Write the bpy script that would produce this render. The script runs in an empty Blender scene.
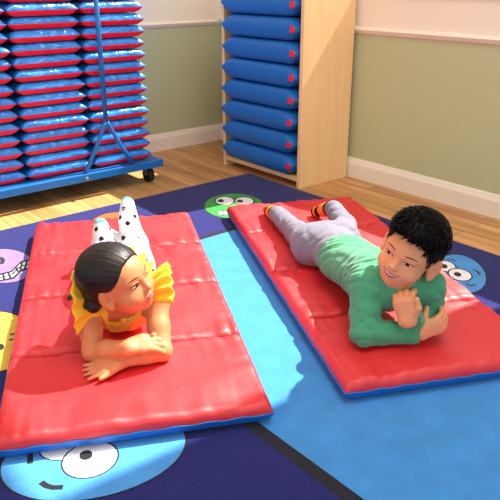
import bpy, bmesh, math, random
import numpy as np
from mathutils import Vector, Matrix, noise

random.seed(7)
SC = bpy.context.scene
COL = SC.collection

# ------------------------------------------------------------ camera, world, sun, exposure
CAM_H = 0.86
F_PX = 665.0
PITCH = math.atan(275.0 / F_PX)
YAW = math.radians(40.0)
cam = bpy.data.cameras.new('camera')
cam.sensor_width = 36.0
cam.lens = F_PX / 500.0 * 36.0
cam.clip_start = 0.02
cam_o = bpy.data.objects.new('camera', cam)
cam_o.location = (0, 0, CAM_H)
cam_o.rotation_euler = (math.pi / 2 - PITCH, 0, -YAW)
COL.objects.link(cam_o)
SC.camera = cam_o

world = bpy.data.worlds.new('daylight')
SC.world = world
world.use_nodes = True
bg = world.node_tree.nodes['Background']
bg.inputs[0].default_value = (0.93, 0.96, 1.0, 1)
bg.inputs[1].default_value = 1.25

SUN_DIR = Vector((0.985, -0.08, 1.22)).normalized()      # towards the sun, in through window_1
sun = bpy.data.lights.new('sun', 'SUN')
sun.energy = 12.5
sun.angle = 0.012
sun.color = (1.0, 0.95, 0.86)
sun_o = bpy.data.objects.new('sun', sun)
sun_o.rotation_euler = SUN_DIR.to_track_quat('Z', 'Y').to_euler()
COL.objects.link(sun_o)

def area(name, loc, size, energy):
    l = bpy.data.lights.new(name, 'AREA')
    l.shape = 'RECTANGLE'; l.size = size[0]; l.size_y = size[1]
    l.energy = energy; l.color = (1.0, 0.96, 0.90)
    o = bpy.data.objects.new(name, l); o.location = loc
    COL.objects.link(o)
area('overhead_fill', (0.9, 0.6, 2.72), (1.2, 1.2), 34)  # unseen area lamp, added under the ceiling to lift the room's fill

SC.view_settings.view_transform = 'Standard'
SC.view_settings.look = 'None'
SC.view_settings.gamma = 1
SC.view_settings.use_curve_mapping = False
SC.view_settings.exposure = 0.0

# ------------------------------------------------------------ helpers
_fw = np.array([math.sin(YAW) * math.cos(PITCH), math.cos(YAW) * math.cos(PITCH), -math.sin(PITCH)])
_up = np.array([math.sin(YAW) * math.sin(PITCH), math.cos(YAW) * math.sin(PITCH), math.cos(PITCH)])
_rt = np.array([math.cos(YAW), -math.sin(YAW), 0.0])

def at(px, py, z=0.0):
    """point of the room at height z seen at a pixel of the photograph"""
    r = _fw + _rt * (px - 250) / F_PX + _up * (250 - py) / F_PX
    t = (z - CAM_H) / r[2]
    return np.array([0, 0, CAM_H]) + r * t

def view_vec(a, b, c):
    """direction: a to the right, b up, c towards the photographer"""
    v = _rt * a + _up * b - _fw * c
    return v / np.linalg.norm(v)

def srgb(r, g, b):
    def f(c):
        c /= 255.0
        return c / 12.92 if c <= 0.04045 else ((c + 0.055) / 1.055) ** 2.4
    return (f(r), f(g), f(b), 1.0)

def mat(name, col, rough=0.5, spec=0.5, bump=None, var=None, coat=0.0, sheen=0.0, sss=0.0, metal=0.0):
    """principled material; bump = (scale, strength, distance); var = (scale, amount)"""
    m = bpy.data.materials.new(name)
    m.use_nodes = True
    nt = m.node_tree; N = nt.nodes; L = nt.links
    b = N['Principled BSDF']
    b.inputs['Base Color'].default_value = col
    b.inputs['Roughness'].default_value = rough
    b.inputs['Specular IOR Level'].default_value = spec
    b.inputs['Metallic'].default_value = metal
    b.inputs['Coat Weight'].default_value = coat
    b.inputs['Coat Roughness'].default_value = 0.12
    b.inputs['Sheen Weight'].default_value = sheen
    if sss:
        b.inputs['Subsurface Weight'].default_value = sss
        b.inputs['Subsurface Radius'].default_value = (0.010, 0.004, 0.002)
        b.inputs['Subsurface Scale'].default_value = 0.6
    tc = N.new('ShaderNodeTexCoord')
    if var:
        n = N.new('ShaderNodeTexNoise'); n.inputs['Scale'].default_value = var[0]; n.inputs['Detail'].default_value = 5
        mx = N.new('ShaderNodeMix'); mx.data_type = 'RGBA'
        mx.inputs[6].default_value = tuple(c * (1 - var[1]) for c in col[:3]) + (1,)
        mx.inputs[7].default_value = tuple(min(1, c * (1 + var[1])) for c in col[:3]) + (1,)
        L.new(tc.outputs['Object'], n.inputs['Vector']); L.new(n.outputs['Fac'], mx.inputs[0])
        L.new(mx.outputs[2], b.inputs['Base Color'])
    if bump:
        n = N.new('ShaderNodeTexNoise'); n.inputs['Scale'].default_value = bump[0]; n.inputs['Detail'].default_value = 4
        bp = N.new('ShaderNodeBump'); bp.inputs['Strength'].default_value = bump[1]; bp.inputs['Distance'].default_value = bump[2]
        L.new(tc.outputs['Object'], n.inputs['Vector']); L.new(n.outputs['Fac'], bp.inputs['Height'])
        L.new(bp.outputs['Normal'], b.inputs['Normal'])
    return m

def link(name, me, mats, parent=None, smooth=False):
    for m in (mats if isinstance(mats, (list, tuple)) else [mats]):
        me.materials.append(m)
    if smooth:
        me.polygons.foreach_set('use_smooth', [True] * len(me.polygons))
    me.update()
    o = bpy.data.objects.new(name, me)
    COL.objects.link(o)
    if parent: o.parent = parent
    return o

def obj(name, bm, mats, parent=None, smooth=False):
    me = bpy.data.meshes.new(name)
    bmesh.ops.recalc_face_normals(bm, faces=bm.faces)
    bm.to_mesh(me); bm.free()
    return link(name, me, mats, parent, smooth)

def tag(o, label, cat, group=None, kind=None):
    o['label'] = label; o['category'] = cat
    if group: o['group'] = group
    if kind: o['kind'] = kind
    return o

def thing(name, loc, rz, label, cat, group=None):
    o = bpy.data.objects.new(name, None)
    o.empty_display_size = 0.05
    o.location = loc; o.rotation_euler = (0, 0, rz)
    COL.objects.link(o)
    return tag(o, label, cat, group)

def struct(o):
    o['kind'] = 'structure'
    return o

def copy_tree(o, parent=None):
    c = o.copy(); COL.objects.link(c)
    if parent: c.parent = parent
    for ch in list(o.children): copy_tree(ch, c)
    return c

def bbox(bm, lo, hi, mi=0, bevel=0.0):
    lo = Vector(lo); hi = Vector(hi)
    r = bmesh.ops.create_cube(bm, size=1.0, matrix=Matrix.Translation((lo + hi) / 2) @ Matrix.Diagonal((*(hi - lo), 1)))
    fs = set(f for v in r['verts'] for f in v.link_faces)
    for f in fs: f.material_index = mi
    if bevel:
        es = list(set(e for f in fs for e in f.edges))
        g = bmesh.ops.bevel(bm, geom=es, offset=bevel, segments=2, affect='EDGES', profile=0.6)
        for f in g['faces']: f.material_index = mi
    return bm

def box(lo, hi, bevel=0.0):
    return bbox(bmesh.new(), lo, hi, 0, bevel)

def tube(bm, pts, rad, seg=8, mi=0, caps=True):
    """tube along points; rad is a number or one per point"""
    pts = [Vector(p) for p in pts]
    n = len(pts)
    rad = [rad] * n if not hasattr(rad, '__len__') else rad
    prev = None; nrm = None
    for i, p in enumerate(pts):
        d = (pts[min(i + 1, n - 1)] - pts[max(i - 1, 0)]).normalized()
        if nrm is None: nrm = d.orthogonal().normalized()
        nrm = (nrm - d * nrm.dot(d)).normalized()
        b = d.cross(nrm)
        ring = [bm.verts.new(p + (nrm * math.cos(2 * math.pi * k / seg) + b * math.sin(2 * math.pi * k / seg)) * rad[i]) for k in range(seg)]
        if prev:
            for k in range(seg):
                f = bm.faces.new((prev[k], prev[(k + 1) % seg], ring[(k + 1) % seg], ring[k])); f.material_index = mi; f.smooth = True
        elif caps:
            bm.faces.new(ring[::-1]).material_index = mi
        prev = ring
    if caps: bm.faces.new(prev).material_index = mi
    return bm

def ellipsoid_bm(bm, c, axes, rad, u=16, v=10, mi=0):
    M = Matrix([[axes[j][i] * rad[j] for j in range(3)] + [c[i]] for i in range(3)] + [[0, 0, 0, 1]])
    r = bmesh.ops.create_uvsphere(bm, u_segments=u, v_segments=v, radius=1.0, matrix=M)
    for f in set(f for q in r['verts'] for f in q.link_faces): f.material_index = mi; f.smooth = True
    return bm

# ------------------------------------------------------------ materials
M_RED = mat('red_vinyl', srgb(212, 10, 26), 0.56, 0.95, (7, 0.2, 0.03))
M_RED.node_tree.nodes['Principled BSDF'].inputs['IOR'].default_value = 1.5
M_BLUE = mat('blue_vinyl', srgb(20, 96, 176), 0.38, 0.5, (9, 0.16, 0.02))
M_BLUE_L = mat('bright_blue_vinyl', srgb(4, 134, 226), 0.24, 0.9, (16, 1.0, 0.02))
M_RED_D = mat('deep_red_vinyl', srgb(226, 18, 48), 0.35, 0.5, (30, 0.5, 0.012))
M_BLUE_S = mat('plain_blue_vinyl', srgb(24, 104, 182), 0.42, 0.4, (14, 0.2, 0.01))
M_RACK = mat('blue_powder_coat', srgb(22, 108, 182), 0.35, 0.5)
M_BLACK = mat('black_rubber', srgb(24, 24, 26), 0.6)
M_STEEL = mat('zinc_steel', srgb(190, 190, 190), 0.35, 0.5, metal=0.9)
M_CREAM = mat('cream_wall_paint', srgb(238, 226, 203), 0.85, 0.2, (120, 0.08, 0.003))
M_OLIVE = mat('sage_wall_paint', srgb(186, 190, 148), 0.85, 0.2, (120, 0.08, 0.003))
M_TRIM = mat('ivory_trim_paint', srgb(240, 230, 212), 0.5, 0.4)
M_CEIL = mat('white_ceiling_paint', srgb(240, 238, 232), 0.9, 0.1)

def wood(name, c1, c2, c3, plank=None, scale=1.0, rough=0.4):
    m = bpy.data.materials.new(name); m.use_nodes = True
    nt = m.node_tree; N = nt.nodes; L = nt.links; b = N['Principled BSDF']
    b.inputs['Roughness'].default_value = rough
    tc = N.new('ShaderNodeTexCoord')
    mp = N.new('ShaderNodeMapping')
    L.new(tc.outputs['Object'], mp.inputs[0])
    n = N.new('ShaderNodeTexNoise'); n.inputs['Detail'].default_value = 6; n.inputs['Scale'].default_value = 3 * scale
    cr = N.new('ShaderNodeValToRGB')
    cr.color_ramp.elements[0].position = 0.3; cr.color_ramp.elements[0].color = c1
    cr.color_ramp.elements[1].position = 0.7; cr.color_ramp.elements[1].color = c2
    L.new(mp.outputs[0], n.inputs['Vector']); L.new(n.outputs['Fac'], cr.inputs[0])
    if plank:
        mp.inputs['Scale'].default_value = (12, 1, 1)
        mp2 = N.new('ShaderNodeMapping'); mp2.inputs['Rotation'].default_value = (0, 0, math.pi / 2)
        L.new(tc.outputs['Object'], mp2.inputs[0])
        br = N.new('ShaderNodeTexBrick'); br.inputs['Scale'].default_value = 1.0
        br.inputs['Brick Width'].default_value = 0.9; br.inputs['Row Height'].default_value = plank
        br.inputs['Mortar Size'].default_value = 0.0012; br.inputs['Mortar Smooth'].default_value = 0.3
        br.inputs['Color1'].default_value = (1, 1, 1, 1); br.inputs['Color2'].default_value = (0.66, 0.62, 0.58, 1)
        br.inputs['Mortar'].default_value = c3; br.offset = 0.37
        mx = N.new('ShaderNodeMix'); mx.data_type = 'RGBA'; mx.blend_type = 'MULTIPLY'; mx.inputs[0].default_value = 1
        L.new(mp2.outputs[0], br.inputs['Vector'])
        L.new(cr.outputs[0], mx.inputs[6]); L.new(br.outputs['Color'], mx.inputs[7])
        L.new(mx.outputs[2], b.inputs['Base Color'])
    else:
        mp.inputs['Scale'].default_value = (14, 14, 1)
        L.new(cr.outputs[0], b.inputs['Base Color'])
    return m
M_FLOOR = wood('oak_floor_planks', srgb(194, 134, 76), srgb(234, 182, 118), (0.30, 0.2, 0.13, 1), 0.062, 1.0, 0.42)
M_MAPLE = wood('maple_plywood', srgb(238, 198, 140), srgb(244, 208, 152), None, None, 1.0, 0.45)

# ------------------------------------------------------------ the room
XW = 2.270      # inner face of the right wall
YW = 2.960      # inner face of the back wall
ZC = 2.75
struct(obj('floor', box((-3.0, -2.5, -0.1), (XW + 0.15, YW + 0.15, 0.0)), M_FLOOR))
RAIL_B, RAIL_R = 0.632, 0.645
bm = bmesh.new()
bbox(bm, (-3.0, YW, 0), (XW + 0.15, YW + 0.12, RAIL_B), 0)
bbox(bm, (-3.0, YW, RAIL_B), (XW + 0.15, YW + 0.12, ZC), 1)
struct(obj('wall_back', bm, [M_OLIVE, M_CREAM]))
# the right wall has a big window above the mats, beyond the top of the frame
WY0, WY1, WZ0, WZ1 = 0.745, 2.80, 0.80, 2.60
bm = bmesh.new()
bbox(bm, (XW, -2.5, 0), (XW + 0.12, YW, RAIL_R), 0)
bbox(bm, (XW, -2.5, RAIL_R), (XW + 0.12, YW, WZ0), 1)
bbox(bm, (XW, -2.5, WZ0), (XW + 0.12, WY0, WZ1), 1)
bbox(bm, (XW, WY1, WZ0), (XW + 0.12, YW, WZ1), 1)
bbox(bm, (XW, -2.5, WZ1), (XW + 0.12, YW, ZC), 1)
struct(obj('wall_right', bm, [M_OLIVE, M_CREAM]))
bm = bmesh.new()
for lo, hi in (((XW - .012, WY0 - .05, WZ0 - .012), (XW + .10, WY1 + .05, WZ0 + .012)),
               ((XW - .008, WY0 - .04, WZ1 - .01), (XW + .10, WY1 + .04, WZ1 + .04)),
               ((XW - .008, WY0 - .04, WZ0 + .012), (XW + .10, WY0 + .01, WZ1 - .01)),
               ((XW - .008, WY1 - .01, WZ0 + .012), (XW + .10, WY1 + .04, WZ1 - .01))):
    bbox(bm, lo, hi, 0)
struct(obj('window_1', bm, M_TRIM))
struct(obj('ceiling', box((-3.0, -1.2, ZC), (XW + 0.15, YW + 0.15, ZC + 0.1)), M_CEIL))

def strip_x(name, y, z0, prof, x0, x1):
    """moulding along X in front of wall y (room side is -y); prof = [(depth, z)...]"""
    bm = bmesh.new()
    a = [bm.verts.new((x0, y - d, z0 + z)) for d, z in prof]
    b = [bm.verts.new((x1, y - d, z0 + z)) for d, z in prof]
    n = len(prof)
    for i in range(n): bm.faces.new((a[i], a[(i + 1) % n], b[(i + 1) % n], b[i]))
    bm.faces.new(a); bm.faces.new(b[::-1])
    return struct(obj(name, bm, M_TRIM))
def strip_y(name, x, z0, prof, y0, y1):
    bm = bmesh.new()
    a = [bm.verts.new((x - d, y0, z0 + z)) for d, z in prof]
    b = [bm.verts.new((x - d, y1, z0 + z)) for d, z in prof]
    n = len(prof)
    for i in range(n): bm.faces.new((a[i], a[(i + 1) % n], b[(i + 1) % n], b[i]))
    bm.faces.new(a); bm.faces.new(b[::-1])
    return struct(obj(name, bm, M_TRIM))
BASE = [(0, 0), (.014, 0), (.014, .066), (.009, .078), (.006, .088), (0, .09)]
RAIL = [(0, -.016), (.006, -.014), (.014, -.004), (.018, .002), (.014, .008), (.006, .012), (0, .013)]
strip_x('baseboard_back', YW, 0, BASE, -3.0, XW)
strip_y('baseboard_right', XW, 0, BASE, -2.5, YW)
strip_x('trim_1', YW, RAIL_B, RAIL, -3.0, XW)
strip_y('trim_2', XW, RAIL_R, RAIL, -2.5, YW)

# ------------------------------------------------------------ the rug with its round faces
def carpet(name, col):
    m = bpy.data.materials.new(name); m.use_nodes = True
    nt = m.node_tree; N = nt.nodes; L = nt.links; b = N['Principled BSDF']
    b.inputs['Roughness'].default_value = 0.95; b.inputs['Specular IOR Level'].default_value = 0.1
    b.inputs['Sheen Weight'].default_value = 0.15
    tc = N.new('ShaderNodeTexCoord')
    n = N.new('ShaderNodeTexNoise'); n.inputs['Scale'].default_value = 320; n.inputs['Detail'].default_value = 3
    n2 = N.new('ShaderNodeTexNoise'); n2.inputs['Scale'].default_value = 14; n2.inputs['Detail'].default_value = 4
    ad = N.new('ShaderNodeMath'); ad.operation = 'ADD'
    L.new(tc.outputs['Object'], n.inputs['Vector']); L.new(tc.outputs['Object'], n2.inputs['Vector'])
    L.new(n.outputs['Fac'], ad.inputs[0]); L.new(n2.outputs['Fac'], ad.inputs[1])
    mr = N.new('ShaderNodeMapRange'); mr.inputs[1].default_value = 0.6; mr.inputs[2].default_value = 1.4
    L.new(ad.outputs[0], mr.inputs[0])
    mx = N.new('ShaderNodeMix'); mx.data_type = 'RGBA'
    mx.inputs[6].default_value = tuple(c * 0.80 for c in col[:3]) + (1,)
    mx.inputs[7].default_value = tuple(min(1, c * 1.18) for c in col[:3]) + (1,)
    L.new(mr.outputs[0], mx.inputs[0]); L.new(mx.outputs[2], b.inputs['Base Color'])
    bp = N.new('ShaderNodeBump'); bp.inputs['Strength'].default_value = 0.6; bp.inputs['Distance'].default_value = 0.004
    L.new(n.outputs['Fac'], bp.inputs['Height']); L.new(bp.outputs['Normal'], b.inputs['Normal'])
    return m
RUG_MATS = [carpet('navy_carpet', srgb(27, 30, 100)), carpet('sky_blue_carpet', srgb(62, 138, 206)),
            carpet('black_carpet', srgb(30, 30, 42)), carpet('white_carpet', srgb(236, 236, 236)),
            carpet('green_carpet', srgb(48, 146, 60)), carpet('lilac_carpet', srgb(138, 112, 186)),
            carpet('yellow_carpet', srgb(228, 178, 66)), carpet('orange_carpet', srgb(232, 92, 40)),
            carpet('azure_carpet', srgb(72, 146, 212))]
NAVY, SKY, BLK, WHT, GRN, LIL, YEL, ORG, AZU = range(9)
RZ = 0.006
rug = bmesh.new()
bbox(rug, (-0.7, -0.7, 0.0005), (1.925, 2.305, RZ), NAVY)
for f in rug.faces:
    if abs(f.normal.z) < .5: f.material_index = BLK
_lay = [0]
def rug_poly(pts, mi):
    _lay[0] += 1
    z = RZ + 0.00002 * _lay[0]
    vs = [rug.verts.new((p[0], p[1], z)) for p in pts]
    f = rug.faces.new(vs); f.normal_update()
    if f.normal.z < 0: f.normal_flip()
    f.material_index = mi
def rect(x0, y0, x1, y1, mi): rug_poly([(x0, y0), (x1, y0), (x1, y1), (x0, y1)], mi)
def oval(cx, cy, rx, ry, rot, mi, n=44):
    a = math.radians(rot); P = []
    for k in range(n):
        t = 2 * math.pi * k / n
        x, y = rx * math.cos(t), ry * math.sin(t)
        P.append(at(cx + x * math.cos(a) - y * math.sin(a), cy + x * math.sin(a) + y * math.cos(a), RZ))
    rug_poly(P, mi)
def ring_oval(cx, cy, rx, ry, rot, edge, mi):
    oval(cx, cy, rx, ry, rot, BLK); oval(cx, cy, rx - edge, ry - edge * max(.45, ry / rx), rot, mi)
def stroke(pts, w, mi=BLK):
    P = [at(*p, RZ)[:2] for p in pts]
    Lf, Rt = [], []
    for i in range(len(P)):
        d = P[min(i + 1, len(P) - 1)] - P[max(i - 1, 0)]; d = d / np.linalg.norm(d)
        nn = np.array([-d[1], d[0]]) * w / 2
        Lf.append(P[i] + nn); Rt.append(P[i] - nn)
    rug_poly(Lf + Rt[::-1], mi)
def eye(cx, cy, rx, ry, rot, pdx, pdy, pr):
    ring_oval(cx, cy, rx, ry, rot, 2.0 if rx > 15 else 1.6, WHT)
    oval(cx + pdx, cy + pdy, pr, pr * ry / rx * 1.15, rot, BLK)
rect(0.712, -0.5, 1.455, 1.790, BLK)
rect(0.742, -0.47, 1.425, 1.764, SKY)
ring_oval(234, 206, 31, 13, 0, 1.5, GRN)                       # green face beyond the mats
eye(224.7, 200.8, 10.5, 4.6, 0, -4, 0, 3.2); eye(244.4, 201, 10.5, 4.4, 3, -4.5, .2, 3.2)
stroke([(231, 208), (235, 208.6), (239, 207)], .008)
ring_oval(223, 213, 6.5, 2.6, 0, 1.2, WHT); stroke([(223, 210.6), (223, 215.2)], .006)
ring_oval(3, 266, 33, 17.5, 0, 1.2, LIL)                       # lilac face with gritted teeth
rug_poly([at(*p, RZ) for p in [(21, 261), (34, 258.5), (31.5, 269), (22, 271), (14, 279), (-2, 282), (-2, 274), (11, 271)]], BLK)
rug_poly([at(*p, RZ) for p in [(22, 262.5), (32, 260.5), (30, 267.5), (21, 269.5), (13, 277), (0, 280), (0, 275.5), (12, 272.5)]], WHT)
stroke([(30.5, 264), (20, 266.5), (12, 274.5), (0, 278)], .008)
for a, b in (((27, 261), (25, 269)), ((22, 262), (20, 271)), ((16, 268), (19, 273)), ((8, 272), (11, 279)), ((3, 273), (4, 280))): stroke([a, b], .007)
stroke([(0, 257.5), (3, 260), (2, 263.5), (-2, 264)], .014)
ring_oval(-8, 342, 46, 31, -6, 1.5, YEL)                       # yellow face
stroke([(10, 335), (18, 333)], .010); stroke([(9, 340), (17, 339)], .009); oval(0, 347, 4.5, 3.4, 0, BLK)
ring_oval(116, 228, 30, 16, -4, 1.2, ORG)                      # orange face beyond the girl's feet
ring_oval(93, 456, 97, 43, -12, 3, AZU)                        # blue face in front of her mat
eye(64, 447, 26, 13, -14, 4, -2, 7); eye(90, 460, 30, 18, -16, -4, -4.5, 7)
stroke([(41, 482.5), (46, 486), (53, 488), (63, 487.5)], .012); stroke([(30.5, 452), (30, 464)], .011)
ring_oval(461, 274, 27.5, 19, 22, 1.6, AZU)                    # blue face beyond the boy
eye(446, 266.5, 11, 5.8, 12, -2, 0, 3.6); eye(460, 275, 13, 6.2, 12, -2.5, -.4, 3.8)
stroke([(447, 259.5), (452, 259.6), (456, 261.6)], .007); stroke([(473, 270), (477, 271.5), (480, 275)], .007)
stroke([(466, 284), (471, 286), (476, 285)], .007)
tag(obj('rug', rug, RUG_MATS), 'navy classroom rug with a sky blue centre and round cartoon feelings faces', 'rug')

# ------------------------------------------------------------ vinyl mats
def pillow(L, W, h, split, rr, power, wrinkle, seed, nx=40, ny=28, crease=0.0, rry=None, powy=None, top_ok=False):
    """padded vinyl panel, seam line at split*h; mesh with slot 0 above the seam and slot 1 below"""
    bm = bmesh.new()
    zs = h * split
    def spaced(n, ext):
        t = np.linspace(0, 1, n + 1)
        t = 0.5 - 0.5 * np.cos(np.pi * t)
        return (0.35 * np.linspace(0, 1, n + 1) + 0.65 * t) * ext - ext / 2
    xs, ys = spaced(nx, L), spaced(ny, W)
    top, bot = {}, {}
    for i, x in enumerate(xs):
        for j, y in enumerate(ys):
            ex = L / 2 - abs(x); ey = W / 2 - abs(y)
            def p(e, r, pw):
                t = min(1.0, e / r); return (1 - (1 - t) ** 2) ** pw
            s = p(ex, rr, power) * p(ey, rry or rr, powy or power)
            if ex < 1e-9 or ey < 1e-9: s = 0.0
            w = 0.0
            if wrinkle:
                q = Vector((x * 9 + seed * 3.1, y * 9, seed * 1.7))
                w += wrinkle * 0.8 * noise.noise(q)
                ee = math.exp(-ex / 0.055)
                w += wrinkle * ee * (noise.noise(Vector((y * 38 + seed, x * 5, seed))) + 0.6 * noise.noise(Vector((y * 75 + seed, x * 8, 3.0))))
                ee2 = math.exp(-ey / 0.04)
                w += wrinkle * 0.7 * ee2 * noise.noise(Vector((x * 40, y * 6, seed + 9)))
            if crease:
                w += crease * math.sin(y * 30 + seed) * math.exp(-ex / 0.09) * 0.5
            w = min(w - 0.0015, 0.0022) if top_ok else -abs(w)
            jx = 0.0 if s else (0.0025 * noise.noise(Vector((x * 20, y * 20, seed))) if wrinkle else 0)
            sx = 1 + (jx / (L / 2)); 
            v = bm.verts.new((x * sx, y, zs + (h - zs) * s + w * s))
            top[i, j] = v
            bot[i, j] = v if s == 0.0 else bm.verts.new((x, y, zs - zs * s))
    for i in range(nx):
        for j in range(ny):
            f = bm.faces.new((top[i, j], top[i + 1, j], top[i + 1, j + 1], top[i, j + 1])); f.smooth = True; f.material_index = 0
            g = (bot[i, j], bot[i, j + 1], bot[i + 1, j + 1], bot[i + 1, j])
            f = bm.faces.new(g); f.smooth = True; f.material_index = 1
    bm.normal_update()
    return bm

MAT_TH = 0.050
def rest_mat(far_r, near_r, width, side, label):
    """four hinged panels from the far end to the near end; far_r/near_r: one long edge"""
    a = Vector((far_r[0], far_r[1], 0)); b = Vector((near_r[0], near_r[1], 0))
    d = (b - a).normalized(); Lm = (b - a).length
    nrm = Vector((d.y, -d.x, 0)) * side
    mid = (a + b) / 2 + nrm * width / 2
    rz = math.atan2(d.y, d.x)
    t = thing('rest_mat', (mid.x, mid.y, RZ + 0.0025), rz, label, 'mat', 'unfolded rest mats on the rug')
    sl = Lm / 4
    for k in range(4):
        bm = pillow(sl - 0.001, width, MAT_TH, 0.46, 0.018, 0.40, 0.0075, 3 * k + (5 if side > 0 else 1), 44, 60, 0.0012, None, None, True)
        o = obj('mat_panel', bm, [M_RED, M_BLUE], t)
        o.location = (-Lm / 2 + sl * (k + .5), 0, 0)
    for k in range(1, 4):
        bm = bmesh.new()
        x = -Lm / 2 + sl * k
        tube(bm, [(x, -width / 2 + .004 + (width - .008) * q / 10, 0.024 + .001 * math.sin(q * 2.1)) for q in range(11)], 0.0038, 6)
        obj('fold_seam', bm, M_RED, t, True)
    bm = bmesh.new()
    P = []
    for (x0, y0, x1, y1) in ((-1, -1, 1, -1), (1, -1, 1, 1), (1, 1, -1, 1), (-1, 1, -1, -1)):
        for q in range(40):
            f = q / 40
            P.append(((x0 + (x1 - x0) * f) * Lm / 2, (y0 + (y1 - y0) * f) * width / 2, MAT_TH * .46 + .0012 * math.sin(q * 1.3)))
    tube(bm, P + P[:1], .0022, 6)
    obj('edge_piping', bm, M_BLUE, t, True)
    return t

L_far, L_near = at(189.5, 213.5, .048), at(273.5, 407, .048)
lm = rest_mat(L_far, L_near, 0.545, 1, 'red vinyl rest mat with blue underside lying under the girl in yellow')
R_far, R_near = at(226.5, 207, .048), at(346, 388, .048)
rm = rest_mat(R_far, R_near, 0.505, -1, 'red vinyl rest mat with blue underside lying under the boy in green')

# ------------------------------------------------------------ rack of stacked mats
RK_Y = 2.500
rack = thing('mat_rack', (1.18, RK_Y + .24, 0), 0, 'blue tubular metal rack on the wood floor holding three stacks of mats', 'rack')
def rk(name, bm, m=M_RACK):
    o = obj(name, bm, m); o.parent = rack; o.matrix_parent_inverse = Matrix.Translation((-1.18, -(RK_Y + .24), 0)); return o
RX0, RX1 = 0.66, 1.56
for y in (RK_Y - 0.03, RK_Y + 0.44):
    rk('base_rail', box((RX0, y - .014, .072), (RX1, y + .014, .104), .004))
for x in (RX0 + .012, RX1 - .012):
    rk('side_rail', box((x - .012, RK_Y - .016, .074), (x + .012, RK_Y + .426, .102), .003))
rk('base_shelf', box((RX0 + .02, RK_Y - .012, .094), (RX1 - .02, RK_Y + .42, .104)))
PX = 1.300
rk('post', tube(bmesh.new(), [(PX, RK_Y - .030, .30), (PX, RK_Y - .030, 1.0)], .0095, 12))
rk('brace', tube(bmesh.new(), [(PX, RK_Y - .030, .305), (PX - .012, RK_Y - .030, .285), (PX - .062, RK_Y - .031, .19), (PX - .118, RK_Y - .032, .098)], .0085, 12))
rk('brace', tube(bmesh.new(), [(PX, RK_Y - .030, .305), (PX + .012, RK_Y - .030, .285), (PX + .062, RK_Y - .031, .19), (PX + .118, RK_Y - .032, .098)], .0085, 12))
rk('bolt', tube(bmesh.new(), [(PX - .118, RK_Y - .055, .086), (PX - .118, RK_Y - .04, .086)], .007, 10), M_STEEL)
for x in (RX0 + .05, RX1 - .05):
    for y in (RK_Y + .01, RK_Y + .41):
        bm = bmesh.new()
        tube(bm, [(x - .012, y, .032), (x + .012, y, .032)], .032, 18)
        c = rk('caster', bm, M_BLACK)
        bm = bmesh.new(); bbox(bm, (x - .018, y - .012, .03), (x - .014, y + .012, .074)); bbox(bm, (x + .014, y - .012, .03), (x + .018, y + .012, .074))
        bbox(bm, (x - .018, y - .014, .070), (x + .018, y + .014, .074))
        f = obj('caster_fork', bm, M_STEEL, c)
stack_names = ('left', 'middle', 'right')
ordn = ('lowest', 'second', 'third', 'fourth', 'fifth', 'sixth', 'seventh', 'eighth', 'ninth', 'tenth', 'eleventh', 'twelfth', 'thirteenth', 'fourteenth', 'topmost')
protos = []
for v in range(5):
    bm = pillow(0.281, 0.43, 0.0460, 0.46, 0.036, 0.80, 0.0060, v * 2.3 + .7, 34, 36, 0.0, 0.020, 0.62)
    me = bpy.data.meshes.new('folded_mat'); bmesh.ops.recalc_face_normals(bm, faces=bm.faces); bm.to_mesh(me); bm.free()
    me.materials.append(M_BLUE_L); me.materials.append(M_RED_D)
    protos.append(me)
for c in range(3):
    for k in range(15):
        o = bpy.data.objects.new('folded_mat', protos[(k * 2 + c * 3 + random.randint(0, 1)) % 5])
        COL.objects.link(o)
        o.location = (0.812 + 0.2880 * c + random.uniform(-.002, .002), RK_Y + .215 + random.uniform(-.004, .006), .1055 + .0472 * k)
        o.rotation_euler = (random.uniform(-.002, .002), random.uniform(-.002, .002), random.uniform(-.005, .005) + (math.pi if random.random() < .5 else 0))
        where = ('lowest' if k == 0 else 'topmost' if k == 14 else ordn[k] + ' from bottom')
        tag(o, 'blue over red folded mat, %s in the %s stack of the blue rack' % (where, stack_names[c]), 'mat', 'folded mats stacked on the blue rack')

# ------------------------------------------------------------ maple cabinet with blue mats
CX0, CX1, CY0, CY1, CZ = 1.945, 2.245, 1.985, 2.520, 0.830
cab = thing('mat_cabinet', ((CX0 + CX1) / 2, (CY0 + CY1) / 2, 0), 0, 'pale maple open cabinet holding folded blue mats against the wall', 'cabinet')
def cb(name, bm):
    o = obj(name, bm, M_MAPLE); o.parent = cab; o.matrix_parent_inverse = Matrix.Translation((-(CX0 + CX1) / 2, -(CY0 + CY1) / 2, 0)); return o
cb('side_panel', box((CX0, CY0, 0), (CX1, CY0 + .019, CZ), .002))
cb('side_panel', box((CX0, CY1 - .019, 0), (CX1, CY1, CZ), .002))
cb('back_panel', box((CX1 - .008, CY0 + .019, .03), (CX1, CY1 - .019, CZ - .02)))
cb('top_panel', box((CX0, CY0 + .019, CZ - .019), (CX1 - .008, CY1 - .019, CZ)))
cb('bottom_panel', box((CX0, CY0 + .019, .03), (CX1 - .008, CY1 - .019, .049)))
bmp = pillow(0.272, 0.484, 0.0900, 0.5, 0.030, 0.5, 0.002, 4.4, 26, 40, 0.0, 0.060, 0.75)
mep = bpy.data.meshes.new('folded_blue_mat'); bmesh.ops.recalc_face_normals(bmp, faces=bmp.faces); bmp.to_mesh(mep); bmp.free()
mep.materials.append(M_BLUE_S); mep.materials.append(M_BLUE_S)
bmt = box((-.003, -.012, -.012), (.003, .012, .012), .001)
met = bpy.data.meshes.new('tab'); bmt.to_mesh(met); bmt.free(); met.materials.append(M_RED_D)
sp = ('lowest', 'second from bottom', 'third from bottom', 'fourth from bottom', 'fifth from bottom', 'sixth from bottom', 'seventh from bottom', 'topmost')
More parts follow.
